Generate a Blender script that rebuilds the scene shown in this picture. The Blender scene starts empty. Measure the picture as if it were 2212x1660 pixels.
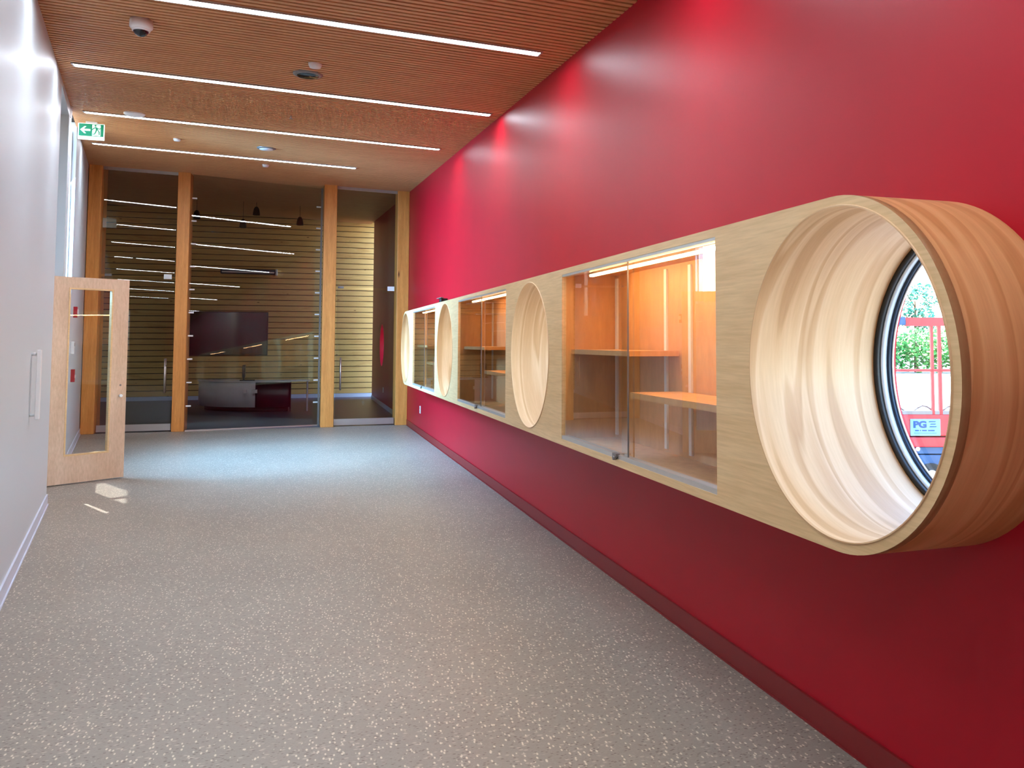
import bpy, bmesh, math, random
from mathutils import Vector, Matrix
from mathutils.geometry import tessellate_polygon

random.seed(7)
scene = bpy.context.scene
C = scene.collection

# ------------------------------------------------------------------ camera
FPX, CX, CY = 1870.62, 1264.04, 626.94
PITCH, ROLL, YAW = 0.0597, 0.0007, -0.3242
cam_d = bpy.data.cameras.new('camera')
cam = bpy.data.objects.new('camera', cam_d)
C.objects.link(cam)
scene.camera = cam
cam_d.sensor_width = 36.0
cam_d.lens = FPX / 2212 * 36.0
cam_d.shift_x = (1106 - CX) / 2212
cam_d.shift_y = (CY - 830) / 2212
cam_d.clip_start = 0.05
cam_d.clip_end = 500
c_, s_ = math.cos(YAW), math.sin(YAW)
r = Vector((c_, s_, 0)); f = Vector((-s_, c_, 0)); u = Vector((0, 0, 1))
c_, s_ = math.cos(PITCH), math.sin(PITCH)
f2 = f * c_ + u * s_; u2 = u * c_ - f * s_
c_, s_ = math.cos(ROLL), math.sin(ROLL)
CR = r * c_ + u2 * s_; CU = u2 * c_ - r * s_; CF = f2
m = Matrix((CR, CU, -CF)).transposed().to_4x4()
m.translation = Vector((0, 0, 1.5))
cam.matrix_world = m

# ------------------------------------------------------------------ world, sun, exposure
w = bpy.data.worlds.new('world'); scene.world = w; w.use_nodes = True
nt = w.node_tree; nt.nodes.clear()
wo = nt.nodes.new('ShaderNodeOutputWorld'); bg = nt.nodes.new('ShaderNodeBackground')
sky = nt.nodes.new('ShaderNodeTexSky'); sky.sky_type = 'NISHITA'; sky.sun_disc = False
sky.sun_elevation = math.radians(59); sky.sun_rotation = math.radians(-27)
sky.air_density = 1.3; sky.dust_density = 0.5; sky.ozone_density = 4.0
nt.links.new(sky.outputs[0], bg.inputs[0]); nt.links.new(bg.outputs[0], wo.inputs[0])
bg.inputs[1].default_value = 1.9
SUN_DIR = Vector((.46 * math.cos(math.radians(59.4)), -.89 * math.cos(math.radians(59.4)), -math.sin(math.radians(59.4))))
sd = bpy.data.lights.new('sun', 'SUN'); sd.energy = 24; sd.angle = math.radians(0.6); sd.color = (1, .96, .9)
so = bpy.data.objects.new('sun', sd); C.objects.link(so)
so.rotation_euler = (-SUN_DIR).to_track_quat('Z', 'Y').to_euler()
so.location = (-20, 30, 30)
# added area lamp outside the tall window, standing in for extra blue daylight
dl = bpy.data.lights.new('window_fill_lamp', 'AREA'); dl.shape = 'RECTANGLE'; dl.size = 1.12; dl.size_y = 1.85; dl.energy = 640; dl.color = (.24, .58, 1.0)
dl.spread = math.radians(115)
do = bpy.data.objects.new('window_fill_lamp', dl); C.objects.link(do)
do.matrix_world = Matrix.Translation((-2.80, 11.52, 3.10)) @ Vector((-.986, -.165, .66)).to_track_quat('Z', 'Y').to_matrix().to_4x4()
LED_POWER = 66.0
CASE_POWER = 75.0
scene.view_settings.view_transform = 'Standard'
scene.view_settings.look = 'None'
scene.view_settings.gamma = 1.0
scene.view_settings.exposure = 0.0
scene.view_settings.use_curve_mapping = False
scene.cycles.max_bounces = 10
scene.cycles.diffuse_bounces = 5
scene.cycles.glossy_bounces = 5
scene.cycles.transparent_max_bounces = 24
scene.cycles.sample_clamp_indirect = 8
scene.cycles.caustics_reflective = False
scene.cycles.caustics_refractive = False
scene.cycles.use_denoising = True

# ------------------------------------------------------------------ helpers
def lin(c):
    return tuple((x / 255 / 12.92) if x / 255 <= .04045 else ((x / 255 + .055) / 1.055) ** 2.4 for x in c) + (1,)

class N:
    """small node helper"""
    def __init__(s, name):
        s.m = bpy.data.materials.new(name); s.m.use_nodes = True
        s.t = s.m.node_tree; s.b = s.t.nodes['Principled BSDF']; s.out = s.t.nodes['Material Output']
    def n(s, t, **k):
        x = s.t.nodes.new(t)
        for a, v in k.items(): setattr(x, a, v)
        return x
    def l(s, a, b): s.t.links.new(a, b)
    def coords(s, scale=(1, 1, 1), rot=(0, 0, 0)):
        tc = s.n('ShaderNodeTexCoord'); mp = s.n('ShaderNodeMapping')
        mp.inputs['Scale'].default_value = scale; mp.inputs['Rotation'].default_value = rot
        s.l(tc.outputs['Object'], mp.inputs[0]); return mp.outputs[0]
    def noise(s, vec, sc, det=3, rough=.5, dist=0):
        x = s.n('ShaderNodeTexNoise'); x.inputs['Scale'].default_value = sc; x.inputs['Detail'].default_value = det
        x.inputs['Roughness'].default_value = rough; x.inputs['Distortion'].default_value = dist
        s.l(vec, x.inputs['Vector']); return x.outputs[0]
    def ramp(s, fac, stops):
        x = s.n('ShaderNodeValToRGB'); e = x.color_ramp.elements
        while len(e) < len(stops): e.new(.5)
        for i, (p, c) in enumerate(stops): e[i].position = p; e[i].color = c
        s.l(fac, x.inputs[0]); return x.outputs[0]
    def mix(s, fac, a, b, mode='MIX'):
        x = s.n('ShaderNodeMix', data_type='RGBA', blend_type=mode)
        for v, i in ((fac, 0), (a, 6), (b, 7)):
            if hasattr(v, 'is_output') or isinstance(v, bpy.types.NodeSocket): s.l(v, x.inputs[i])
            else: x.inputs[i].default_value = v
        return x.outputs[2]
    def bump(s, h, strength=.2, dist=.01):
        x = s.n('ShaderNodeBump'); x.inputs['Strength'].default_value = strength; x.inputs['Distance'].default_value = dist
        s.l(h, x.inputs['Height']); s.l(x.outputs[0], s.b.inputs['Normal'])

def plain(name, col, rough=.5, metal=0, spec=.5, var=.06, scale=6):
    k = N(name); c = lin(col)
    v = k.coords(); nz = k.noise(v, scale, 4)
    lo = tuple(x * (1 - var) for x in c[:3]) + (1,); hi = tuple(min(1, x * (1 + var)) for x in c[:3]) + (1,)
    k.l(k.ramp(nz, [(.3, lo), (.7, hi)]), k.b.inputs['Base Color'])
    k.b.inputs['Roughness'].default_value = rough; k.b.inputs['Metallic'].default_value = metal
    k.b.inputs['Specular IOR Level'].default_value = spec
    return k.m

def emit(name, col, power):
    k = N(name); k.b.inputs['Base Color'].default_value = lin(col)
    k.b.inputs['Emission Color'].default_value = lin(col); k.b.inputs['Emission Strength'].default_value = power
    return k.m

def wood(name, ca, cb, stretch, sc=3, rough=.45, fine=60, knots=0, knotcol=(90, 45, 20), dist=.6):
    """grain runs along the axis whose stretch is small"""
    k = N(name)
    v = k.coords(stretch)
    broad = k.noise(v, sc, 4, .55, dist)
    base = k.ramp(broad, [(.3, lin(ca)), (.7, lin(cb))])
    fv = k.coords(tuple(x * 1.0 for x in stretch)); fn = k.noise(fv, fine, 3, .6)
    g = k.ramp(fn, [(.35, (.86, .84, .80, 1)), (.65, (1, 1, 1, 1))])
    col = k.mix(1.0, base, g, 'MULTIPLY')
    if knots:
        vo = k.n('ShaderNodeTexVoronoi'); vo.inputs['Scale'].default_value = knots
        k.l(k.coords(tuple(x ** .5 for x in stretch)), vo.inputs['Vector'])
        kk = k.ramp(vo.outputs['Distance'], [(.03, (1, 1, 1, 1)), (.09, (0, 0, 0, 1))])
        col = k.mix(kk, col, lin(knotcol))
    k.l(col, k.b.inputs['Base Color'])
    k.b.inputs['Roughness'].default_value = rough
    k.bump(fn, .08, .003)
    return k.m

def glass(name, tint=(1, 1, 1, 1), k_refl=1.8, ior=1.5):
    k = N(name); t = k.t; t.nodes.remove(k.b)
    tr = k.n('ShaderNodeBsdfTransparent'); tr.inputs[0].default_value = tint
    gl = k.n('ShaderNodeBsdfGlossy'); gl.inputs['Roughness'].default_value = 0.0
    fr = k.n('ShaderNodeFresnel'); fr.inputs[0].default_value = ior
    ge = k.n('ShaderNodeNewGeometry')
    inv = k.n('ShaderNodeMath', operation='SUBTRACT'); inv.inputs[0].default_value = 1; k.l(ge.outputs['Backfacing'], inv.inputs[1])
    mu = k.n('ShaderNodeMath', operation='MULTIPLY'); k.l(fr.outputs[0], mu.inputs[0]); k.l(inv.outputs[0], mu.inputs[1])
    m2 = k.n('ShaderNodeMath', operation='MULTIPLY', use_clamp=True); k.l(mu.outputs[0], m2.inputs[0]); m2.inputs[1].default_value = k_refl
    mx = k.n('ShaderNodeMixShader'); k.l(m2.outputs[0], mx.inputs[0]); k.l(tr.outputs[0], mx.inputs[1]); k.l(gl.outputs[0], mx.inputs[2])
    k.l(mx.outputs[0], k.out.inputs[0])
    return k.m

class MB:
    def __init__(s): s.bm = bmesh.new(); s.mi = 0
    def _f(s, vs, smooth=False):
        try:
            fc = s.bm.faces.new(vs); fc.smooth = smooth; fc.material_index = s.mi; return fc
        except ValueError: return None
    def hexa(s, p):
        v = [s.bm.verts.new(q) for q in p]
        for a in ((0, 3, 2, 1), (4, 5, 6, 7), (0, 1, 5, 4), (1, 2, 6, 5), (2, 3, 7, 6), (3, 0, 4, 7)): s._f([v[i] for i in a])
        return s
    def box(s, x0, x1, y0, y1, z0, z1):
        x0, x1 = sorted((x0, x1)); y0, y1 = sorted((y0, y1)); z0, z1 = sorted((z0, z1))
        return s.hexa([(x0, y0, z0), (x1, y0, z0), (x1, y1, z0), (x0, y1, z0), (x0, y0, z1), (x1, y0, z1), (x1, y1, z1), (x0, y1, z1)])
    def tube(s, a, b, ra, rb=None, n=20, cap=True):
        rb = ra if rb is None else rb
        a = Vector(a); b = Vector(b); d = (b - a).normalized()
        p = d.orthogonal().normalized(); q = d.cross(p)
        A = []; B = []
        for i in range(n):
            t = 2 * math.pi * i / n; o = p * math.cos(t) + q * math.sin(t)
            A.append(s.bm.verts.new(a + o * ra)); B.append(s.bm.verts.new(b + o * rb))
        for i in range(n): s._f([A[i], A[(i + 1) % n], B[(i + 1) % n], B[i]], True)
        if cap: s._f(A[::-1]); s._f(B)
        return s
    def rings(s, axis, centre, prof, n=96, closed=True):
        """revolve a closed profile [(along, radius)] about an axis 'x' or 'z'"""
        cols = []
        for i in range(n):
            t = 2 * math.pi * i / n; row = []
            for a, rr in prof:
                if axis == 'x': row.append(s.bm.verts.new((centre[0] + a, centre[1] + rr * math.cos(t), centre[2] + rr * math.sin(t))))
                else: row.append(s.bm.verts.new((centre[0] + rr * math.cos(t), centre[1] + rr * math.sin(t), centre[2] + a)))
            cols.append(row)
        L = len(prof)
        for i in range(n):
            j = (i + 1) % n
            for k in range(L if closed else L - 1):
                kk = (k + 1) % L
                s._f([cols[i][k], cols[j][k], cols[j][kk], cols[i][kk]], True)
        return s
    def plate(s, loops, fn, d0, d1):
        """flat plate with holes: loops of (a,b); fn(a,b,d) -> point"""
        tess = tessellate_polygon([[Vector((a, b, 0)) for a, b in lp] for lp in loops])
        flat = [p for lp in loops for p in lp]
        F = [s.bm.verts.new(fn(a, b, d0)) for a, b in flat]; B = [s.bm.verts.new(fn(a, b, d1)) for a, b in flat]
        for t in tess:
            s._f([F[i] for i in t]); s._f([B[i] for i in reversed(t)])
        o = 0
        for lp in loops:
            n = len(lp)
            for i in range(n):
                j = (i + 1) % n
                s._f([F[o + i], F[o + j], B[o + j], B[o + i]], n > 12)
            o += n
        return s
    def build(s, name, mats, parent=None, loc=None, bevel=0, recalc=True):
        bmesh.ops.remove_doubles(s.bm, verts=s.bm.verts, dist=1e-6)
        if recalc: bmesh.ops.recalc_face_normals(s.bm, faces=s.bm.faces)
        me = bpy.data.meshes.new(name); s.bm.to_mesh(me); s.bm.free()
        for mt in (mats if isinstance(mats, (list, tuple)) else [mats]): me.materials.append(mt)
        o = bpy.data.objects.new(name, me); C.objects.link(o)
        if parent is not None: o.parent = parent; o.matrix_parent_inverse = parent.matrix_world.inverted() if loc is None else Matrix()
        if loc is not None: o.location = loc
        for p in me.polygons:
            pass
        if bevel:
            b = o.modifiers.new('bevel', 'BEVEL'); b.width = bevel; b.segments = 2; b.limit_method = 'ANGLE'
        return o

def tag(o, label=None, cat=None, group=None, kind=None):
    for k, v in (('label', label), ('category', cat), ('group', group), ('kind', kind)):
        if v: o[k] = v
    return o

def thing(name, label, cat, loc=(0, 0, 0), rotz=0, group=None, kind=None):
    o = bpy.data.objects.new(name, None); C.objects.link(o)
    o.empty_display_size = .1
    o.location = loc; o.rotation_euler = (0, 0, rotz)
    o.matrix_world = Matrix.Translation(loc) @ Matrix.Rotation(rotz, 4, 'Z')
    return tag(o, label, cat, group, kind)

def circ(a, b, rr, n=96, ccw=True):
    return [(a + rr * math.cos(2 * math.pi * i / n), b + rr * math.sin(2 * math.pi * i / n)) for i in range(n)]

# ------------------------------------------------------------------ measurements
XW, XB = 1.967, 1.598            # red wall face, maple band face
YE = 15.934                      # timber columns
YF = 24.42                       # boarded far wall
ZT, ZB_ = 1.957, 0.857           # band top, bottom
PZ = 1.408; PR = .515            # porthole height, radius
PY = (2.325, 6.024, 9.685, 13.275)
CASES = ((3.116, 5.216), (6.74, 8.85), (10.39, 12.39))
def zc(x, y): return 3.373 + .0585 * y - .0313 * x
def xl(y): return -.586 - .167 * y
YB = -5.0                        # wall behind the camera

# ------------------------------------------------------------------ materials
M = {}
M['red'] = plain('red_paint', (174, 12, 34), .42, spec=.22, var=.04, scale=2)
M['red_skirt'] = plain('red_skirting', (128, 14, 18), .4, var=.04)
k = N('white_wall_paint'); k.b.inputs['Base Color'].default_value = lin((198, 208, 214)); k.b.inputs['Roughness'].default_value = .46
k.b.inputs['Specular IOR Level'].default_value = .4; k.b.inputs['Coat Weight'].default_value = .1; k.b.inputs['Coat Roughness'].default_value = .3
k.bump(k.noise(k.coords(), 8, 3), .06, .01); M['white'] = k.m
M['white_skirt'] = plain('white_skirting', (205, 215, 232), .35, var=.02)
M['back'] = plain('dark_back_wall', (70, 52, 42), .6)
M['plaster'] = plain('plaster', (196, 190, 186), .7, var=.03)

k = N('speckled_floor')
v = k.coords(); big = k.noise(v, .7, 3)
base = k.ramp(big, [(.3, lin((138, 131, 120))), (.7, lin((150, 144, 132)))])
def flecks(scale, stretch, lo, hi, rot):
    vo = k.n('ShaderNodeTexVoronoi'); vo.inputs['Scale'].default_value = scale; vo.inputs['Randomness'].default_value = 1
    mp = k.coords(stretch, (0, 0, rot)); k.l(mp, vo.inputs['Vector'])
    a = k.ramp(vo.outputs['Distance'], [(lo, (1, 1, 1, 1)), (hi, (0, 0, 0, 1))])
    sep = k.n('ShaderNodeSeparateColor'); k.l(vo.outputs['Color'], sep.inputs[0])
    th = k.n('ShaderNodeMath', operation='GREATER_THAN'); k.l(sep.outputs[0], th.inputs[0]); th.inputs[1].default_value = .45
    return k.mix(1.0, a, th.outputs[0], 'MULTIPLY')
mot = k.noise(k.coords((1, 1, 1), (0, 0, .3)), 55, 4, .7, 1.5); base = k.mix(1.0, base, k.ramp(mot, [(.35, (.86, .85, .84, 1)), (.65, (1.0, 1.0, 1.0, 1))]), 'MULTIPLY')
f1 = flecks(70, (1, .45, 1), .22, .34, .4); f2_ = flecks(95, (.5, 1, 1), .2, .34, -.5); f3 = flecks(48, (.6, 1, 1), .16, .34, 1.1)
col = k.mix(f1, base, lin((206, 196, 178))); col = k.mix(f2_, col, lin((100, 88, 80))); col = k.mix(f3, col, lin((168, 156, 144)))
k.l(col, k.b.inputs['Base Color']); k.b.inputs['Roughness'].default_value = .42; k.b.inputs['Specular IOR Level'].default_value = .5
k.bump(k.noise(v, 120, 2), .08, .002); M['floor'] = k.m
M['lobby_floor'] = plain('dark_lobby_floor', (58, 68, 94), .38, var=.1, scale=20)

M['slat'] = wood('ceiling_slat_wood', (204, 146, 96), (226, 172, 118), (.6, 9, 9), 4, .5, 30)
M['gap'] = plain('dark_ceiling_backing', (20, 8, 4), .9, var=.1)
M['fir'] = wood('fir_timber', (214, 140, 64), (236, 164, 84), (7, 7, .5), 3, .45, 25, knots=1.6)
M['maple'] = wood('maple_veneer', (220, 184, 132), (230, 196, 146), (1.5, .25, 5), 3, .42, 18)
def bent(name, cols):
  global k
  k = N(name)
  v = k.coords((1, .05, .05)); nz = k.noise(v, 9, 1, .4, .0)
  base = k.ramp(nz, list(zip((.34, .42, .44, .50, .52, .60, .62), [lin(c) for c in cols])))
  fine = k.noise(k.coords((8, .5, .5)), 14, 3, .6)
  col = k.mix(1.0, base, k.ramp(fine, [(.35, (.93, .91, .88, 1)), (.65, (1, 1, 1, 1))]), 'MULTIPLY')
  k.l(col, k.b.inputs['Base Color']); k.b.inputs['Roughness'].default_value = .4; M[name] = k.m
# maple bent round a tube: sheets of veneer change tone along the tube's depth
bent('bent', [(212, 172, 128), (224, 190, 148), (202, 160, 114), (214, 174, 130), (228, 196, 156), (220, 182, 138), (202, 160, 114)])
bent('bent_rim', [(208, 152, 98), (218, 164, 110), (198, 140, 86), (210, 152, 98), (222, 170, 116), (214, 158, 104), (198, 140, 86)])
M['doorwood'] = wood('door_maple_veneer', (208, 176, 146), (222, 194, 166), (2.5, 2.5, .7), 2.5, .45, 20)
M['case_in'] = wood('case_interior_maple', (214, 160, 98), (226, 172, 110), (2, 1, .4), 2, .5, 16)
k = N('boarded_wall_wood')
v = k.coords((.35, 1, 3)); nz = k.noise(v, 2.2, 5, .6, 1.2)
base = k.ramp(nz, [(.3, lin((206, 160, 88))), (.5, lin((228, 188, 114))), (.72, lin((214, 170, 96)))])
vo = k.n('ShaderNodeTexVoronoi'); vo.inputs['Scale'].default_value = 1.5; k.l(k.coords((1.2, 1, 3.4)), vo.inputs['Vector'])
col = k.mix(k.ramp(vo.outputs['Distance'], [(.03, (1, 1, 1, 1)), (.08, (0, 0, 0, 1))]), base, lin((120, 84, 40)))
k.l(col, k.b.inputs['Base Color']); k.b.inputs['Roughness'].default_value = .55; M['boards'] = k.m

M['steel'] = plain('brushed_steel', (205, 200, 196), .3, metal=.9, var=.03)
M['alu'] = plain('anodised_aluminium', (200, 196, 190), .35, metal=.6, var=.03)
M['paint_white'] = plain('white_plastic', (232, 232, 232), .4, var=.02)
M['grey_metal'] = plain('grey_metal', (128, 124, 122), .45, metal=.3)
M['dark'] = plain('black_rubber', (26, 26, 26), .5, var=.1)
M['dark_blue'] = plain('dark_window_frame', (30, 50, 72), .35, metal=.3)
M['tv'] = plain('black_screen', (20, 8, 14), .12, var=.1)
M['alarm'] = plain('red_plastic', (170, 20, 34), .4)
M['led'] = emit('led_diffuser', (232, 243, 255), LED_POWER)
M['case_led'] = emit('case_led_tape', (255, 196, 132), CASE_POWER)
M['pane'] = glass('clear_pane', (.97, .98, .98, 1), 1.7)
M['partition'] = glass('partition_glass', (.90, .90, .90, 1), 1.3)
M['ring'] = plain('painted_sky_reflection', (222, 236, 252), .3)  # sky reflection on the metal porthole ring, painted into its base colour
M['dome'] = plain('smoked_dome', (22, 20, 22), .1)
M['desk'] = plain('grey_desk_laminate', (222, 226, 230), .4)
M['desk_dark'] = plain('plum_laminate', (44, 10, 26), .35)
M['concrete'] = plain('pale_yard_paving', (140, 138, 134), .9, var=.08, scale=.6)
M['lift_red'] = plain('machine_red_paint', (200, 44, 52), .4)
M['lift_blue'] = plain('machine_blue_paint', (40, 84, 130), .45)
M['plate'] = plain('pale_blue_name_plate', (120, 190, 220), .4)
M['ink'] = plain('blue_lettering', (10, 70, 130), .5)
M['leaf'] = plain('leaf_green', (70, 150, 62), .6, var=.35, scale=2)
M['leaf2'] = plain('leaf_blue_green', (60, 140, 110), .6, var=.35, scale=2)
M['bark'] = plain('bark', (92, 72, 56), .9, var=.2)
M['sign_green'] = emit('sign_green', (0, 122, 84), .55)
M['sign_white'] = emit('sign_white', (236, 255, 250), .8)

# ================================================================== STRUCTURE
def struct(o, label=None): return tag(o, label, None, None, 'structure')

# floor (corridor and lobby), yard outside
b = MB().box(-6.5, 2.25, YB, 16.0, -.1, 0); struct(b.build('floor', M['floor']), 'speckled greige corridor floor')
b = MB().box(-6.5, 2.25, 16.0, 24.7, -.1, 0); struct(b.build('floor', M['lobby_floor']), 'dark floor of the room behind the glass partition')
b = MB().box(2.25, 70, -40, 80, -.12, -.02); struct(b.build('ground', M['concrete']), 'sunlit pale yard outside the porthole')
b = MB().box(-40, -6.5, -40, 80, -.12, -.02); struct(b.build('ground', M['concrete']), 'paved ground outside the white wall')

# ceiling: slats running across, dark backing over them
b = MB(); P = .072; SW = .043; SD = .06
y = YB + .02
while y < YF - .1:
    for (x0, x1) in ((xl(y), XW),):
        pts = []
        for dz in (0, SD):
            for (xx, yy) in ((x0, y), (x1, y), (x1, y + SW), (x0, y + SW)): pts.append((xx, yy + .02 * xx, zc(xx, yy + .02 * xx) + dz))
        b.hexa(pts)
    y += P
b.mi = 1
pts = [(x, yy, zc(x, yy) + SD + dz) for dz in (0.001, .1) for (x, yy) in ((xl(YB) - .12, YB - .3), (2.3, YB - .3), (2.3, YF + .3), (xl(YF) - .12, YF + .3))]
b.hexa(pts)
struct(b.build('ceiling', [M['slat'], M['gap']]), 'sloping ceiling of narrow wooden slats')

# right wall with holes for portholes and cases
def rwall(a, bb, d): return (XW + d, a, bb)
PH5 = (20.87, 1.42, .50)
SLOT = 23.42
outer = [(YB, 0), (SLOT, 0), (SLOT, zc(XW, SLOT) + .06), (YB, zc(XW, YB) + .06)]
loops = [outer] + [circ(y, PZ, .53) for y in PY] + [circ(PH5[0], PH5[1], PH5[2])] + [[(a - .02, .885), (b_ + .02, .885), (b_ + .02, 1.935), (a - .02, 1.935)] for a, b_ in CASES]
b = MB().plate(loops, rwall, 0, .283)
struct(b.build('wall_right', M['red']), 'long red painted wall')
b = MB().box(XW - .012, XW, YB, YE, 0.006, .1); b.box(XW - .02, XW, YB, YE, 0, .006)
struct(b.build('baseboard_right', M['red_skirt']), 'dark red baseboard under the red wall')
b = MB().box(XW - .012, XW, 16.2, SLOT, 0, .1); struct(b.build('baseboard_right', M['white_skirt']))

# left wall (skewed), doorway, high window
def lwall(a, bb, d): return (xl(a) - d, a, bb)
TH = .13
DY0, DY1 = 9.2, 10.46; WY0, WY1 = 10.9, 12.1; WZ0 = 2.08
def top(y): return zc(xl(y), y) + .06
near = [(YB, 0), (DY0, 0), (DY0, top(DY0)), (YB, top(YB))]
b = MB().plate([near], lwall, 0, TH)
b.plate([[(DY0, 3.93), (DY1, 3.93), (DY1, top(DY1)), (DY0, top(DY0))]], lwall, 0, TH)
b.plate([[(DY1, 0), (YF, 0), (YF, top(YF)), (WY1, top(WY1)), (WY1, WZ0), (WY0, WZ0), (WY0, top(WY0)), (DY1, top(DY1))]], lwall, 0, TH)
struct(b.build('wall_left', M['white']), 'glossy white wall on the left')
b = MB()
for (y0, y1) in ((YB, DY0), (DY1, YE)):
    for t, z0, z1 in ((.012, .012, .1), (.02, 0, .012)):
        b.hexa([(xl(yy) + q, yy, z) for z in (z0, z1) for (q, yy) in ((0, y0), (t, y0), (t, y1), (0, y1))])
struct(b.build('baseboard_left', M['white_skirt']), 'white cove baseboard along the white wall')
# vestibule behind the doorway
b = MB(); vx = xl(9.2) - TH
b.box(-4.3, -2.3 - TH, 9.0, 9.1, 0, 4.1); b.box(-4.3, -2.6, 10.6, 10.7, 0, 4.1); b.box(-4.4, -4.3, 9.0, 10.7, 0, 4.1); b.box(-4.4, xl(10) - .1, 9.0, 10.7, 3.95, 4.1)
struct(b.build('wall_vestibule', M['plaster']), 'plain walls of the vestibule behind the open door')
# high window in the left wall
wn = thing('window_1', 'tall narrow high window beside the exit sign', 'window', (xl(11.7) - .2, 11.7, WZ0), kind='structure')
fr = MB()
def lw_box(mb, y0, y1, d0, d1, z0, z1): mb.hexa([(xl(yy) - d, yy, z) for z in (z0, z1) for (d, yy) in ((d0, y0), (d1, y0), (d1, y1), (d0, y1))])
lw_box(fr, WY0, WY0 + .03, .05, .10, WZ0, 4.02); lw_box(fr, WY1 - .02, WY1, .05, .10, WZ0, 4.1); lw_box(fr, WY0, WY1, .05, .10, WZ0, WZ0 + .05)
fr.build('window_frame', M['alu'], wn)
fr = MB(); lw_box(fr, WY0 + .03, WY1 - .02, .07, .082, WZ0 + .05, 4.05); fr.build('pane', M['pane'], wn)

# walls behind, far boarded wall
b = MB().box(-1.0, 2.3, YB - .15, YB, 0, 3.4); struct(b.build('wall_back', M['back']))
b = MB()
z = .10
b.mi = 1; b.box(-5.4, 4.6, YF + .02, YF + .1, 0, 5.1); b.mi = 0
while z < 5.0:
    b.box(-5.3, 4.5, YF, YF + .025, z + .006, min(z + .147 - .012, 5.05)); z += .147
struct(b.build('wall_far', [M['boards'], M['gap']]), 'far wall of pale horizontal timber boards')
b = MB().box(-4.7, 4.5, YF - .015, YF, 0, .1); struct(b.build('baseboard_far', M['white_skirt']), 'pale baseboard under the timber boards')

# ------------------------------------------------------------------ maple display band
band = thing('display_band', 'long maple band with rounded ends carrying round portholes and display cases on the red wall', 'wall unit', (XW, 7.8, ZB_))
R0 = (ZT - ZB_) / 2; ZM = (ZT + ZB_) / 2
sta = [(PY[0] + R0 * math.cos(t), ZM + R0 * math.sin(t)) for t in [math.pi * 1.5 - math.pi * i / 48 for i in range(49)]]
sta += [(PY[3] + R0 * math.cos(t), ZM + R0 * math.sin(t)) for t in [math.pi * .5 - math.pi * i / 48 for i in range(49)]]
holes = [circ(y, PZ, .518) for y in PY] + [[(a, .895), (b_, .895), (b_, 1.922), (a, 1.922)] for a, b_ in CASES]
b = MB().plate([sta] + holes, rwall, XB - XW, XB - XW + .03)
b.build('face_panel', M['maple'], band)
# rounded rim that wraps the band and returns to the wall
b = MB(); n = len(sta)
O = [[b.bm.verts.new(rwall(a, z, d)) for a, z in sta] for d in (XB - XW + .0005, 0)]
inn = [(PY[0] + (a - PY[0]) * .968 if a < PY[0] else (PY[3] + (a - PY[3]) * .968 if a > PY[3] else a), ZM + (z - ZM) * .968) for a, z in sta]
I = [[b.bm.verts.new(rwall(a, z, d)) for a, z in inn] for d in (XB - XW + .0005, 0)]
for i in range(n):
    j = (i + 1) % n
    for q in ((O[0][i], O[0][j], O[1][j], O[1][i]), (I[0][i], I[1][i], I[1][j], I[0][j]), (O[0][i], I[0][i], I[0][j], O[0][j]), (O[1][i], O[1][j], I[1][j], I[1][i])):
        b._f(q, True)
o = b.build('rim', M['bent_rim'], band)
em = o.modifiers.new('edges', 'EDGE_SPLIT'); em.split_angle = math.radians(40)

def porthole(i, y, z, label, wx, liner_mat, rr=PR, x0=XB - .004):
    w_ = thing('window_%d' % i, label, 'window', (wx, y, z), kind='structure')
    b = MB().rings('x', (0, y, z), [(x0, rr + .004), (x0, rr), (wx, rr), (wx, rr + .013), (x0 + .02, rr + .013)])
    o = b.build('liner', liner_mat, w_); em = o.modifiers.new('edges', 'EDGE_SPLIT'); em.split_angle = math.radians(40)
    b = MB().rings('x', (0, y, z), [(wx - .002, rr), (wx - .002, rr - .014), (wx + .022, rr - .014), (wx + .022, rr)]); b.build('gasket', M['dark'], w_)
    b = MB().rings('x', (0, y, z), [(wx + .022, rr), (wx + .022, rr - .017), (wx + .046, rr - .019), (wx + .046, rr)]); b.build('inner_ring', M['ring'], w_)
    b = MB().rings('x', (0, y, z), [(wx + .046, rr), (wx + .046, rr - .022), (wx + .066, rr - .024), (wx + .066, rr)]); b.build('window_frame', M['dark_blue'], w_)
    b = MB().rings('x', (0, y, z), [(wx + .066, rr), (wx + .066, rr - .026), (wx + .074, rr - .026), (wx + .074, rr)]); b.build('outer_ring', M['paint_white'], w_)
    b = MB().tube((wx + .067, y, z), (wx + .072, y, z), rr - .02, n=64); b.build('pane', M['pane'], w_)
    return w_
LB = ['nearest and largest round porthole, showing a red machine outside', 'second round porthole, between the two larger display cases', 'third round porthole, between the middle and the farthest display case', 'farthest round porthole in the maple band, beside the timber column']
for i, y in enumerate(PY): porthole(i + 2, y, PZ, LB[i], 2.136, M['bent'])
porthole(6, PH5[0], PH5[1], 'round porthole with red reveal in the room behind the glass', 2.13, M['red'], rr=.49, x0=XW)

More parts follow.
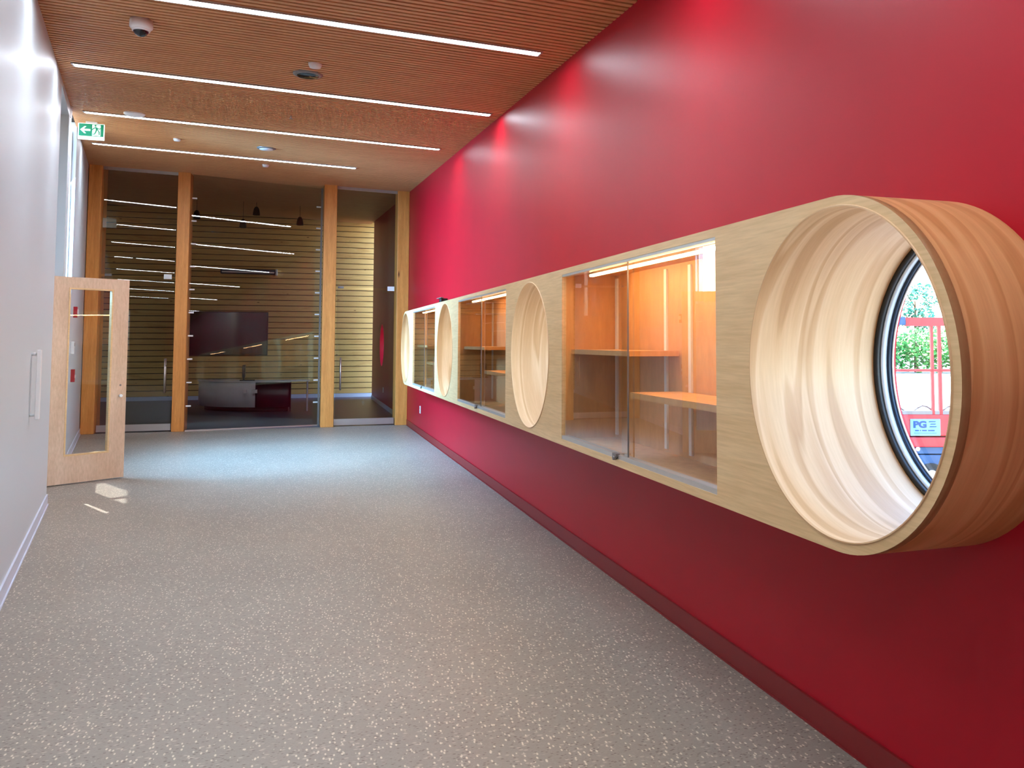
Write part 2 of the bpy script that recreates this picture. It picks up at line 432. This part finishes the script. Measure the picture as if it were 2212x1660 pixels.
# ------------------------------------------------------------------ display cases
CL = ['nearest and largest lit display case with two glass sliding doors', 'middle lit display case between two round portholes', 'farthest and smallest lit display case near the timber column']
def case(i, y0, y1):
    t = thing('display_case', CL[i], 'display case', ((XB + XW) / 2, (y0 + y1) / 2, .895), group='lit cases in the maple band')
    z0, z1 = .895, 1.922; xb = 1.955
    b = MB()
    b.box(xb, xb + .012, y0 - .012, y1 + .012, z0 - .01, z1 + .01)
    b.build('back_panel', M['case_in'], t)
    b = MB().box(XB + .03, xb, y0 - .012, y0, z0 - .01, z1 + .01); b.build('side_panel', M['case_in'], t)
    b = MB().box(XB + .03, xb, y1, y1 + .012, z0 - .01, z1 + .01); b.build('side_panel', M['case_in'], t)
    b = MB().box(XB + .03, xb, y0, y1, z0 - .012, z0); b.build('bottom_panel', M['case_in'], t)
    b = MB().box(XB + .03, xb, y0, y1, z1, z1 + .012); b.build('top_panel', M['case_in'], t)
    for fy in (.07, .27, .46, .62, .985):
        yy = y0 + (y1 - y0) * (1 - (1 - fy)) * .97 + .03
    for yy in (y0 + .42, y0 + .97, y0 + 1.28, y1 - .05):
        s = MB().box(xb - .012, xb, yy - .016, yy + .016, z0 + .02, z1 - .02)
        s.build('shelf_standard', M['paint_white'], t)
    MB().box(1.66, xb - .012, y1 - 1.0, y1 - .004, 1.424, 1.452).build('shelf', M['case_in'], t)
    MB().box(1.66, xb - .012, y0 + .004, y0 + 1.09, 1.208, 1.238).build('shelf', M['case_in'], t)
    MB().box(XB + .002, XB + .045, y0, y1, z0, z0 + .022).build('door_track', M['alu'], t)
    MB().box(XB + .002, XB + .045, y0, y1, z1 - .014, z1).build('door_track', M['alu'], t)
    ym = (y0 + y1) / 2
    MB().box(XB + .012, XB + .018, ym - .05, y1 - .004, z0 + .015, z1 - .006).build('glass_door', M['pane'], t)
    MB().box(XB + .030, XB + .036, y0 + .004, ym + .08, z0 + .015, z1 - .006).build('glass_door', M['pane'], t)
    MB().box(XB + .011, XB + .019, ym - .0535, ym - .05, z0 + .018, z1 - .008).build('door_edge', M['grey_metal'], t)
    MB().box(1.69, 1.712, y0 + .06, y1 - .27, 1.893, 1.905).build('light_strip', M['case_led'], t)
    MB().box(1.685, 1.717, y0 + .05, y1 - .26, 1.905, 1.921).build('light_housing', M['alu'], t)
    lk = MB().box(XB - .012, XB + .01, ym + .055, ym + .11, z0 + .012, z0 + .028)
    lk.tube((XB - .018, ym + .085, z0 + .004), (XB + .002, ym + .085, z0 + .004), .011, n=16)
    lk.build('lock', M['grey_metal'], t)
for i, (a, b_) in enumerate(CASES): case(i, a, b_)

# small black sensor standing on the band
t = thing('sensor_box', 'small black device standing on top of the maple band above the third porthole', 'sensor', (1.66, 10.15, ZT))
MB().box(1.62, 1.70, 10.10, 10.24, ZT, ZT + .05).build('body', M['dark'], t, bevel=.006)
MB().box(1.605, 1.635, 10.0, 10.34, ZT + .05, ZT + .058).build('arm', M['grey_metal'], t)

# wall outlets
def outlet(x, y, z, nx, label):
    t = thing('wall_outlet', label, 'outlet', (x, y, z))
    b = MB().box(x, x + nx * .008, y - .04, y + .04, z - .06, z + .06); b.build('cover_plate', M['paint_white'], t, bevel=.003)
    for dz in (-.025, .025):
        MB().box(x + nx * .008, x + nx * .0105, y - .016, y + .016, z + dz - .014, z + dz + .014).build('socket', M['alu'], t)
outlet(XW, 14.23, .40, -1, 'white outlet plate low on the red wall below the farthest porthole')
outlet(XW, 20.34, .395, -1, 'outlet plate low on the wall in the room behind the glass')

# ------------------------------------------------------------------ ceiling lights
LEDS = [(13.40, -2.68, .836), (10.92, -2.27, 1.712), (8.53, -1.87, 1.85), (6.18, -1.48, 1.718), (3.81, -1.08, 1.70), (1.44, -.69, 1.70), (-.93, -.3, 1.70), (-3.3, .1, 1.70)]
LL = ['shortest and farthest ceiling light strip, in front of the glass partition', 'third ceiling light strip from the camera, behind the exit sign end', 'second ceiling light strip, just behind the round ceiling speaker',
      'nearest ceiling light strip in view, running off the top of the frame', 'ceiling light strip over the nearest display case, out of the picture', 'ceiling light strip over the near end of the maple band, out of the picture', 'ceiling light strip just behind the viewpoint', 'ceiling light strip at the back end of the corridor']
def led(y, x0, x1, label):
    t = thing('linear_ceiling_light', label, 'ceiling light', ((x0 + x1) / 2, y, zc((x0 + x1) / 2, y) - .01), group='linear lights across the ceiling')
    sk = .02
    def bar(mb, xa, xb_, ya, yb, za, zb):
        pts = []
        for dz in (za, zb):
            for (xx, yy) in ((xa, ya), (xb_, ya), (xb_, yb), (xa, yb)):
                y2 = yy + y + sk * (xx - (x0 + x1) / 2); pts.append((xx, y2, zc(xx, y2) + dz))
        mb.hexa(pts)
    b = MB(); bar(b, x0 - .015, x1 + .015, -.062, -.046, -.012, .03); bar(b, x0 - .015, x1 + .015, .046, .062, -.012, .03)
    bar(b, x0 - .015, x0, -.046, .046, -.012, .03); bar(b, x1, x1 + .015, -.046, .046, -.012, .03)
    b.build('housing', M['alu'], t)
    b = MB(); bar(b, x0, x1, -.046, .046, -.008, .0); b.build('diffuser', M['led'], t)
for (y, a, b_), l in zip(LEDS, LL): led(y, a, b_, l)

# ceiling devices
def hang(x, y): return Vector((x, y, zc(x, y)))
p = hang(-1.08, 6.78); t = thing('dome_camera', 'white dome security camera hanging from the slatted ceiling', 'camera', p)
b = MB().rings('z', p, [(.0, .0001), (.0, .075), (-.055, .078), (-.075, .06), (-.075, .0001)], 40, False); b.build('housing', M['paint_white'], t)
b = MB().rings('z', p, [(-.07, .052), (-.09, .05), (-.108, .038), (-.12, .018), (-.123, .0001)], 40, False); b.build('dome', M['dome'], t)
b = MB().rings('z', p, [(-.072, .062), (-.084, .058), (-.086, .05), (-.072, .05)], 40); b.build('trim_ring', M['paint_white'], t)
def disc(name, label, cat, x, y, rr, h, mat, inner=None, group=None):
    p = hang(x, y); t = thing(name, label, cat, p, group=group)
    b = MB().rings('z', p, [(.004, .0001), (.004, rr), (-h * .4, rr), (-h, rr * .8), (-h, .0001)], 40, False); b.build('body', mat, t)
    if inner:
        b = MB().rings('z', p, [(-h - .002, .0001), (-h - .002, rr * .72), (-h + .003, rr * .76)], 40, False); b.build('grille', inner, t)
    return t
disc('ceiling_speaker', 'round grey speaker in the ceiling between the two nearest light strips', 'speaker', .073, 7.79, .125, .02, M['grey_metal'], M['dome'])
disc('ceiling_speaker', 'round grey speaker between the two farthest light strips', 'speaker', -.4, 12.3, .12, .02, M['grey_metal'], M['paint_white'])
disc('ceiling_speaker', 'round pale speaker beside the third light strip near the exit sign', 'speaker', -1.74, 10.68, .11, .025, M['paint_white'])
disc('smoke_detector', 'white smoke detector beside the nearest grey ceiling speaker', 'smoke detector', .125, 7.40, .055, .035, M['paint_white'])
disc('smoke_detector', 'white smoke detector beyond the farthest light strip', 'smoke detector', -.46, 14.0, .05, .035, M['paint_white'])
disc('smoke_detector', 'small white detector to the right of the exit sign', 'smoke detector', -1.49, 12.25, .045, .03, M['paint_white'])
p = hang(-.073, 9.8); t = thing('sprinkler', 'tiny brass sprinkler between the second and third light strips', 'sprinkler', p)
MB().tube(p, p - Vector((0, 0, .03)), .01, n=12).build('pipe', M['steel'], t)
MB().tube(p - Vector((0, 0, .03)), p - Vector((0, 0, .034)), .02, n=12).build('deflector', M['steel'], t)

# exit sign
ex, ey = -2.34, 11.55; ez1 = 4.10; ez0 = 3.905
t = thing('exit_sign', 'green and white emergency exit sign with left arrow and running figure', 'exit sign', (ex, ey, ez0))
MB().box(ex - .14, ex + .14, ey - .0, ey + .03, ez0, ez1).build('light_box', M['sign_white'], t, bevel=.004)
MB().box(ex - .06, ex + .06, ey, ey + .05, ez1, zc(ex, ey) + .01).build('mount', M['paint_white'], t)
MB().box(ex - .128, ex + .132, ey - .003, ey, ez0 + .04, ez1 - .008).build('green_panel', M['sign_green'], t)
def poly(mb, pts, y0, y1, ox, oz, sc):
    mb.plate([[(ox + a * sc, oz + c * sc) for a, c in pts]], lambda a, c, d: (a, d, c), y0, y1)
zc0 = ez0 + .04 + .0735; b = MB()
poly(b, [(-1, 0), (-.1, .85), (.28, .85), (-.25, .22), (1.15, .22), (1.15, -.22), (-.25, -.22), (.28, -.85), (-.1, -.85)], ey - .005, ey - .003, ex - .065, zc0, .05)
b.build('arrow', M['sign_white'], t)
b = MB()
b.box(ex + .012, ex + .10, ey - .005, ey - .003, zc0 - .066, zc0 + .066)
b.build('doorway_symbol', M['sign_white'], t)
b = MB()  # running figure
hx, hz, S = ex + .056, zc0 - .002, .00122
b.tube((hx - 8 * S, ey - .008, hz + 46 * S), (hx - 8 * S, ey - .005, hz + 46 * S), 9 * S, n=14)
poly(b, [(-8, 34), (6, 30), (16, 6), (6, 2), (-6, 10)], ey - .008, ey - .005, hx, hz, S)
poly(b, [(-6, 34), (-26, 24), (-40, 6), (-34, 2), (-20, 16), (-4, 24)], ey - .008, ey - .005, hx, hz, S)
poly(b, [(4, 30), (24, 20), (40, 26), (40, 18), (24, 11), (8, 20)], ey - .008, ey - .005, hx, hz, S)
poly(b, [(-4, 8), (8, 6), (0, -18), (-12, -40), (-34, -42), (-34, -35), (-18, -33), (-10, -14)], ey - .008, ey - .005, hx, hz, S)
poly(b, [(8, 10), (17, 6), (30, -14), (30, -44), (22, -44), (20, -18)], ey - .008, ey - .005, hx, hz, S)
b.build('running_figure', M['sign_green'], t)

# ------------------------------------------------------------------ timber columns
CN = ['leftmost timber column, against the white wall', 'second timber column from the left', 'third timber column, right of the wide glass panel', 'rightmost timber column, beside the red wall']
COLX = [(-3.2385, -3.043), (-1.902, -1.708), (.470, .690), (1.755, 1.966)]
for (a, b_), l in zip(COLX, CN):
    pts = [(x, y, 0) for x, y in ((a, YE), (b_, YE), (b_, YE + .46), (a, YE + .46))]
    pts += [(x, y, zc(x, y) + .002) for x, y, _ in pts]
    o = MB().hexa(pts).build('timber_column', M['fir'], bevel=.006)
    tag(o, l, 'column', 'timber columns of the glass partition')
    o['label'] = l

# ------------------------------------------------------------------ glazed partition
GY = 16.04
def gbox(mb, x0, x1, y0, y1, z0, f1, f2=None):
    """box whose top follows the ceiling (f1 = offset below it)"""
    mb.hexa([(x, y, z0) for x, y in ((x0, y0), (x1, y0), (x1, y1), (x0, y1))] + [(x, y, zc(x, y) - f1) for x, y in ((x0, y0), (x1, y0), (x1, y1), (x0, y1))])
# the wide panel stands turned a few degrees out of the line of the columns
TA, TB = math.radians(9.0), math.radians(1.75)
def turned(cx, cy, x, z, d, TB=TB):
    return (cx + (x - cx) * math.cos(TA), cy + (x - cx) * math.sin(TA) + (z - 1.5) * math.tan(TB) + d, z)
def tbox(mb, cx, cy, x0, x1, z0, z1, d0, d1, TB=TB):
    g = lambda x, zz: zz(x) if callable(zz) else zz
    P = []
    for d in (d0, d1):
        P += [turned(cx, cy, x0, g(x0, z0), d, TB), turned(cx, cy, x1, g(x1, z0), d, TB), turned(cx, cy, x1, g(x1, z1), d, TB), turned(cx, cy, x0, g(x0, z1), d, TB)]
    return mb.hexa(P)
PX, PYY = -.62, 16.17
ctop = lambda x: zc(x, 16.2) - .01
t = thing('window_7', 'wide glass panel between the second and third timber columns', 'glass partition', (PX, PYY, 0), kind='structure')
tbox(MB(), PX, PYY, -1.705, .47, .02, ctop, 0, .012).build('pane', M['partition'], t)
tbox(MB(), PX, PYY, -1.705, .47, 0, .022, -.015, .03).build('bottom_channel', M['steel'], t)
tbox(MB(), PX, PYY, .44, .472, 0, ctop, -.02, .032).build('side_channel', M['grey_metal'], t)
for x in (-1.665, .40):
    z = .42
    while z < 4.1:
        tbox(MB(), PX, PYY, x - .04, x + .04, z - .012, z + .012, -.02, -.002).build('glass_clip', M['paint_white'], t, bevel=.003)
        z += .392
def glass_door(i, x0, x1, ztop, hx, hinge_x, label):
    t = thing('door_%d' % i, label, 'door', ((x0 + x1) / 2, GY, 0), kind='structure')
    if i == 2: tbox(MB(), (x0 + x1) / 2, GY + .06, x0 + .005, x1 - .005, .13, ztop - .03, 0, .012, 0.0).build('door_pane', M['partition'], t)
    elif i == 3: tbox(MB(), (x0 + x1) / 2, GY + .08, x0 + .01, x1, .13, ztop - .03, 0, .012).build('door_pane', M['partition'], t)
    MB().box(x0, x1, GY - .016, GY + .028, .02, .13).build('bottom_rail', M['steel'], t)
    for s in (-1, 1):
        yy = GY + .006 + s * .06
        MB().tube((hx, yy, .64), (hx, yy, 1.215), .012, n=16).build('pull_handle', M['steel'], t)
    for z in (.74, 1.1): MB().tube((hx, GY - .054, z), (hx, GY + .066, z), .009, n=12).build('handle_mount', M['steel'], t)
    MB().box(hinge_x - .06, hinge_x + .06, GY - .014, GY + .026, ztop - .05, ztop + .03).build('patch_fitting', M['paint_white'], t)
    ox = x0 + x1 - hinge_x
    MB().box(ox - .05, ox + .05, GY - .014, GY + .026, ztop - .02, ztop + .02).build('patch_lock', M['grey_metal'], t)
    return t
glass_door(2, -3.03, -1.925, 2.60, -2.03, -2.03, 'glass door in the left bay, partly behind the open wooden door')
glass_door(3, .70, 1.74, 2.47, .80, 1.66, 'glass door in the right bay, with steel pull handle beside the third column')
for n_, (x0, x1, z0) in enumerate(((-3.04, -1.905, 2.61), (.695, 1.752, 2.48))):
    t = thing('window_%d' % (8 + n_), ('glass transom above the left glass door', 'glass transom above the right glass door')[n_], 'transom', ((x0 + x1) / 2, GY, z0), kind='structure')
    b = MB()
    if n_: tbox(b, (x0 + x1) / 2, GY + .08, x0, x1, z0, ctop, 0, .012)
    else: tbox(b, (x0 + x1) / 2, GY + .06, x0 + .005, x1 - .005, z0, ctop, 0, .012, 0.0)
    b.build('pane', M['partition'], t)
    b = MB(); b.hexa([(x, y, zc(x, y) - .05) for x, y in ((x0, GY - .02), (x1, GY - .02), (x1, GY + .03), (x0, GY + .03))] + [(x, y, zc(x, y)) for x, y in ((x0, GY - .02), (x1, GY - .02), (x1, GY + .03), (x0, GY + .03))])
    b.build('head_channel', M['alu'], t)

# ------------------------------------------------------------------ wooden door standing open
A = Vector((-2.50, 10.228, 0)); Bp = Vector((-1.747, 10.757, 0)); dv = (Bp - A); DW = dv.length; ang = math.atan2(dv.y, dv.x)
t = thing('door_1', 'maple door with a tall glass lite standing open from the white wall', 'door', A, ang, kind='structure')
def dbox(x0, x1, y0, y1, z0, z1):
    b = MB().box(x0, x1, y0, y1, z0, z1); return b
H0, H1 = .012, 2.183; L0, L1 = DW - .62, DW - .172; G0, G1 = .30, 2.065
b = MB().plate([[(0, H0), (DW, H0), (DW, H1), (0, H1)], [(L0, G0), (L1, G0), (L1, G1), (L0, G1)]], lambda a, c, d: (a, d, c), 0, .045)
o = b.build('door_leaf', M['doorwood'], t, loc=(0, 0, 0))
b = MB().plate([[(L0 - .004, G0 - .004), (L1 + .004, G0 - .004), (L1 + .004, G1 + .004), (L0 - .004, G1 + .004)], [(L0 + .012, G0 + .012), (L1 - .012, G0 + .012), (L1 - .012, G1 - .012), (L0 + .012, G1 - .012)]], lambda a, c, d: (a, d, c), -.004, .049)
b.build('glazing_bead', M['maple'], t, loc=(0, 0, 0))
dbox(L0 + .01, L1 - .01, .02, .027, G0 + .01, G1 - .01).build('pane', M['pane'], t, loc=(0, 0, 0))
MB().tube((DW - .065, -.03, .905), (DW - .065, 0, .905), .016, n=18).build('lock_cylinder', M['paint_white'], t, loc=(0, 0, 0))
MB().tube((DW - .065, -.006, 1.02), (DW - .065, 0, 1.02), .01, n=12).build('screw_cap', M['grey_metal'], t, loc=(0, 0, 0))
for z in (.25, 1.1, 1.95): MB().tube((-.008, .02, z - .05), (-.008, .02, z + .05), .008, n=10).build('hinge', M['steel'], t, loc=(0, 0, 0))

# white pull bar on the left wall
def lwpt(y, z, d): return Vector((xl(y) + d, y, z))
t = thing('wall_grab_bar', 'white vertical bar handle on the white wall left of the open door', 'handle', lwpt(7.5, .93, .03))
b = MB(); b.hexa([lwpt(yy, z, d) for z in (.94, 1.44) for (d, yy) in ((.035, 7.18), (.065, 7.18), (.065, 7.24), (.035, 7.24))]); b.build('bar', M['paint_white'], t, bevel=.004)
for z in (.97, 1.41): MB().tube(lwpt(7.21, z, 0), lwpt(7.21, z, .04), .011, n=12).build('standoff', M['paint_white'], t)

# devices on the left wall seen through the door lite
t = thing('fire_alarm_strobe', 'red fire alarm device high on the white wall, seen through the door glass', 'fire alarm', lwpt(12.86, 1.88, .02))
b = MB(); lw_box(b, 12.78, 12.90, -.045, 0, 1.81, 1.95); b.build('body', M['alarm'], t)
b = MB(); lw_box(b, 12.80, 12.88, -.06, -.045, 1.86, 1.92); b.build('lens', M['paint_white'], t)
t = thing('card_reader', 'white wall box midway down the white wall, seen through the door glass', 'wall box', lwpt(12.5, 1.42, .02))
b = MB(); lw_box(b, 12.42, 12.56, -.04, 0, 1.34, 1.50); b.build('body', M['paint_white'], t, bevel=.006)
b = MB(); lw_box(b, 12.45, 12.53, -.043, -.04, 1.44, 1.48); b.build('display', M['grey_metal'], t)
t = thing('fire_pull_station', 'red fire pull station low on the white wall, seen through the door glass', 'fire alarm', lwpt(12.72, 1.07, .02))
b = MB(); lw_box(b, 12.66, 12.78, -.045, 0, .98, 1.14); b.build('body', M['alarm'], t)
b = MB(); lw_box(b, 12.68, 12.76, -.055, -.045, 1.03, 1.07); b.build('pull_bar', M['paint_white'], t)

# ------------------------------------------------------------------ room behind the glass
t = thing('television', 'large black screen mounted on the timber boards', 'television', (-1.75, YF, 1.14))
MB().box(-2.86, -.645, YF - .07, YF - .02, 1.14, 2.28).build('bezel', M['dark'], t, bevel=.008)
MB().box(-2.84, -.665, YF - .074, YF - .07, 1.16, 2.26).build('screen', M['tv'], t)
MB().box(-2.1, -1.4, YF - .02, YF, 1.5, 1.9).build('wall_bracket', M['grey_metal'], t)

t = thing('air_diffuser', 'long blue grey unit on the timber boards above the screen', 'ventilation unit', (-1.14, YF, 3.32))
b = MB().box(-1.84, -.49, YF - .16, YF, 3.27, 3.40); b.build('casing', M['dark_blue'], t, bevel=.02)
MB().box(-.49, -.44, YF - .17, YF, 3.25, 3.41).build('end_cap', M['paint_white'], t, bevel=.01)
MB().box(-1.80, -.52, YF - .165, YF - .16, 3.30, 3.33).build('slot', M['alu'], t)

# reception desk, curved front
t = thing('reception_desk', 'curved low desk with grey front and plum end panel, behind the wide glass', 'desk', (-.95, 20.2, 0))
def arc(fr0, fr1, off, n=14):
    P0 = (-1.97, 20.95); P1 = (-1.2, 19.95); P2 = (-.04, 19.72)   # quadratic arc through the front
    out = []
    for i in range(n + 1):
        q = fr0 + (fr1 - fr0) * i / n
        x = (1 - q) ** 2 * P0[0] + 2 * q * (1 - q) * -1.55 + q * q * P2[0]; y = (1 - q) ** 2 * P0[1] + 2 * q * (1 - q) * 19.75 + q * q * P2[1]
        tx = 2 * (1 - q) * (-1.55 - P0[0]) + 2 * q * (P2[0] + 1.55); ty = 2 * (1 - q) * (19.75 - P0[1]) + 2 * q * (P2[1] - 19.75)
        L = math.hypot(tx, ty); out.append((x + ty / L * off * -1, y + tx / L * off))
    return out
def curved(mb, q0, q1, o0, o1, z0, z1):
    a = arc(q0, q1, o0); c = arc(q0, q1, o1)
    mb.plate([a + c[::-1]], lambda p, q, d: (p, q, d), z0, z1); return mb
curved(MB(), 0, .74, 0, .03, .10, .63).build('front_panel', M['desk'], t)
curved(MB(), .74, 1, 0, .03, .10, .63).build('end_panel', M['desk_dark'], t)
curved(MB(), .02, .98, .12, .55, 0, .10).build('plinth', M['dark'], t)
curved(MB(), 0, 1, -.02, .65, .63, .66).build('desk_top', M['desk'], t)
MB().box(-.2, .36, 19.75, 20.3, .64, .659).build('side_shelf', M['paint_white'], t)
MB().box(-.06, -.03, 19.76, 20.3, .0, .63).build('side_panel', M['desk_dark'], t)
MB().box(.29, .32, 19.8, 20.25, 0, .64).build('leg_panel', M['desk'], t)
for x in (-.95, -.79, -.74):
    MB().box(x - .03, x + .03, 19.66, 19.80, .41, .48).build('socket_cover', M['paint_white'], t)
t = thing('desk_monitor', 'slim dark monitor seen edge-on on the reception desk', 'monitor', (-1.0, 20.1, .66))
MB().box(-1.03, -.98, 19.95, 20.35, .73, .99).build('screen', M['dark'], t, bevel=.004)
MB().box(-1.02, -.99, 20.1, 20.18, .67, .75).build('stand', M['dark'], t)
MB().box(-1.08, -.78, 20.0, 20.26, .66, .675).build('base', M['dark'], t)

PL = ['highest black pendant lamp behind the wide glass', 'rightmost black pendant lamp behind the wide glass', 'lowest black pendant lamp behind the wide glass', 'leftmost black pendant lamp, beside the second column']
for (x, z), l in zip(((-.842, 4.315), (.083, 4.13), (-1.114, 4.02), (-2.06, 4.175)), PL):
    t = thing('pendant_lamp', l, 'pendant lamp', (x, 20.5, z), group='black pendant lamps behind the glass')
    b = MB().rings('z', (x, 20.5, z), [(0, .078), (.07, .07), (.14, .056), (.18, .032), (.195, .0001), (.19, .0001), (.172, .028), (.13, .05), (.0, .072)], 28, False); b.build('lamp_shade', M['dark'], t)
    MB().tube((x, 20.5, z + .19), (x, 20.5, zc(x, 20.5)), .004, n=8).build('cord', M['dark'], t)

# ------------------------------------------------------------------ outside: red lift, hedge, trees
LO = Vector((5.97, 7.15, 0)); la = math.atan2(CR.y, CR.x)
t = thing('scissor_lift', 'red and blue lift machine parked outside the nearest porthole', 'machine', (LO.x, LO.y, -.02), la)
def lb(name, mat, *boxes, parent=t, **kw):
    b = MB()
    for q in boxes: b.box(*q)
    return b.build(name, mat, parent, loc=(0, 0, 0), **kw)
lb('body_panel', M['lift_red'], (-.55, 1.4, 0, 1.1, .585, .80), bevel=.01)
lb('side_band', M['lift_red'], (-.6, 1.45, -.03, 1.15, .48, .575), bevel=.01)
lb('chassis', M['lift_blue'], (-.55, 1.4, 0, 1.1, .41, .48), (-.55, 1.4, .0, 1.1, .27, .40), (-.5, 1.35, .03, 1.07, .16, .265), bevel=.006)
for x in (-.25, .05, 1.1):
    w_ = MB(); w_.tube((x, -.02, .16), (x, .14, .16), .16, n=36); wo_ = w_.build('wheel', M['dark'], t, loc=(0, 0, 0))
    MB().tube((x, -.03, .2), (x, -.02, .2), .055, n=24).build('hub', M['paint_white'], wo_, loc=(0, 0, 0))
for x, z in ((-.08, .46), (-.07, .345)):
    MB().tube((x, -.012, z), (x, .0, z), .022, n=16).build('light', M['paint_white'], t, loc=(0, 0, 0))
for x, wd in ((.09, .013), (.165, .016), (-.42, .013), (1.3, .016)): lb('post', M['lift_red'], (x - wd, x + wd, .0, .03, .80, 1.72))
lb('guard_rail', M['lift_red'], (-.44, 1.3, 0, .03, 1.225, 1.25))
lb('top_beam', M['lift_red'], (-.17, 1.33, -.01, .05, 1.68, 1.765))
lb('control_box', M['lift_blue'], (-.31, -.18, -.03, .08, 1.69, 1.77), bevel=.006)
lb('deck', M['grey_metal'], (-.5, 1.36, 0, 1.1, .80, .835))
b = MB()
pts = [Vector((-.35 + i * .05, .05, .85 + .035 * math.sin(i * 1.1))) for i in range(16)]
for a_, c2 in zip(pts, pts[1:]): b.tube(a_, c2, .008, n=8)
b.build('cable', M['grey_metal'], t, loc=(0, 0, 0))
npl = lb('name_plate', M['plate'], (-.15, .15, -.012, -.001, .59, .755), bevel=.004)
def textmesh(s, size, name, mat, parent, loc, scx=1):
    cu = bpy.data.curves.new(name, 'FONT'); cu.body = s; cu.size = size; cu.extrude = .001; cu.offset = size * .055
    o = bpy.data.objects.new(name, cu); C.objects.link(o); dg = bpy.context.evaluated_depsgraph_get()
    me = bpy.data.meshes.new_from_object(o.evaluated_get(dg)); bpy.data.objects.remove(o)
    me.transform(Matrix.Rotation(math.pi / 2, 4, 'X') @ Matrix.Diagonal((scx, 1, 1, 1))); me.materials.clear(); me.materials.append(mat)
    q = bpy.data.objects.new(name, me); C.objects.link(q); q.parent = parent; q.location = loc; return q
textmesh('PG', .088, 'lettering', M['ink'], npl, (-.122, -.0135, .672), 1.22)
b = MB()
for z, a0, a1 in ((.725, .03, .105), (.700, .045, .105), (.675, .035, .112)):
    b.plate([[(a0, z), (a1 - .008, z), (a1, z + .010), (a0 + .01, z + .010)]], lambda a, c, d: (a, d, c), -.015, -.012)
for a0, a1 in ((-.105, -.065), (-.055, -.045), (-.035, .012), (.025, .09)): b.box(a0, a1, -.0145, -.012, .636, .648)
b.box(-.115, .11, -.0145, -.012, .615, .619)
b.build('emblem', M['ink'], npl, loc=(0, 0, 0))
b = MB().plate([[(-.26 + .035 * math.cos(q), .655 + .035 * math.sin(q)) for q in [1.0 + i * .25 for i in range(18)]] + [(-.248 + .026 * math.cos(q), .655 + .024 * math.sin(q)) for q in [5.1 - i * .25 for i in range(16)]]], lambda a, c, d: (a, d, c), -.004, 0)
b.build('crescent_mark', M['paint_white'], t, loc=(0, 0, 0))

def leaves(mb, n, cen, rad, size):
    for _ in range(n):
        while True:
            q = Vector((random.uniform(-1, 1), random.uniform(-1, 1), random.uniform(-1, 1)))
            if q.length < 1: break
        q = Vector((q.x * rad[0], q.y * rad[1], q.z * rad[2])) + Vector(cen)
        a_ = Vector((random.gauss(0, 1), random.gauss(0, 1), random.gauss(0, 1))).normalized(); c2 = a_.orthogonal().normalized()
        s1 = size * random.uniform(.6, 1.3)
        vs = [mb.bm.verts.new(q + a_ * s1 * i + c2 * s1 * .5 * j) for i, j in ((-1, 0), (0, -1), (1, 0), (0, 1))]
        mb._f(vs)
hd = Vector((CR.x, CR.y, 0)).normalized(); fd = Vector((CF.x, CF.y, 0)).normalized()
base = Vector((29.3, 35.7, 0))
t = thing('hedge', 'green hedge across the yard beyond the red machine', 'hedge', base)
b = MB()
for i in range(-5, 6): leaves(b, 900, base + hd * i * 1.3 + Vector((0, 0, 1.1)), (1.1, 1.1, 1.15), .13)
b.build('foliage', M['leaf'], t, recalc=False)
for i in range(-5, 6):
    q = base + hd * i * 1.3; MB().tube(q, q + Vector((0, 0, 1.4)), .06, .03, n=8).build('stem', M['bark'], t)
for k_, (off, dep, h, rr, mt, lab) in enumerate(((-2.2, 2, 4.2, 1.3, 'leaf2', 'left loose blue green tree behind the hedge'), (1.2, 3, 4.6, 1.2, 'leaf2', 'right loose blue green tree behind the hedge'), (-6.5, 3, 5.0, 2.0, 'leaf', 'full tree behind the far left of the hedge'), (5.5, 4, 6.0, 2.0, 'leaf', 'tall tree behind the right of the hedge'))):
    q = base + hd * off + fd * dep
    t = thing('garden_tree', lab, 'tree', q, group='trees beyond the hedge')
    b = MB(); b.tube(q, q + Vector((0, 0, h * .8)), .12, .04, n=10)
    for a in range(5):
        st = q + Vector((0, 0, h * (.45 + .07 * a))); b.tube(st, st + Vector((math.cos(a * 2.4) * rr * .7, math.sin(a * 2.4) * rr * .7, h * .2)), .035, .012, n=6)
    b.build('trunk', M['bark'], t)
    b = MB()
    for a in range(9):
        leaves(b, 150, q + Vector((math.cos(a * 2.4) * rr * .6, math.sin(a * 2.4) * rr * .6, h * (.5 + .055 * a))), (rr * .45, rr * .45, h * .09), .12)
    b.build('crown', M[mt], t, recalc=False)
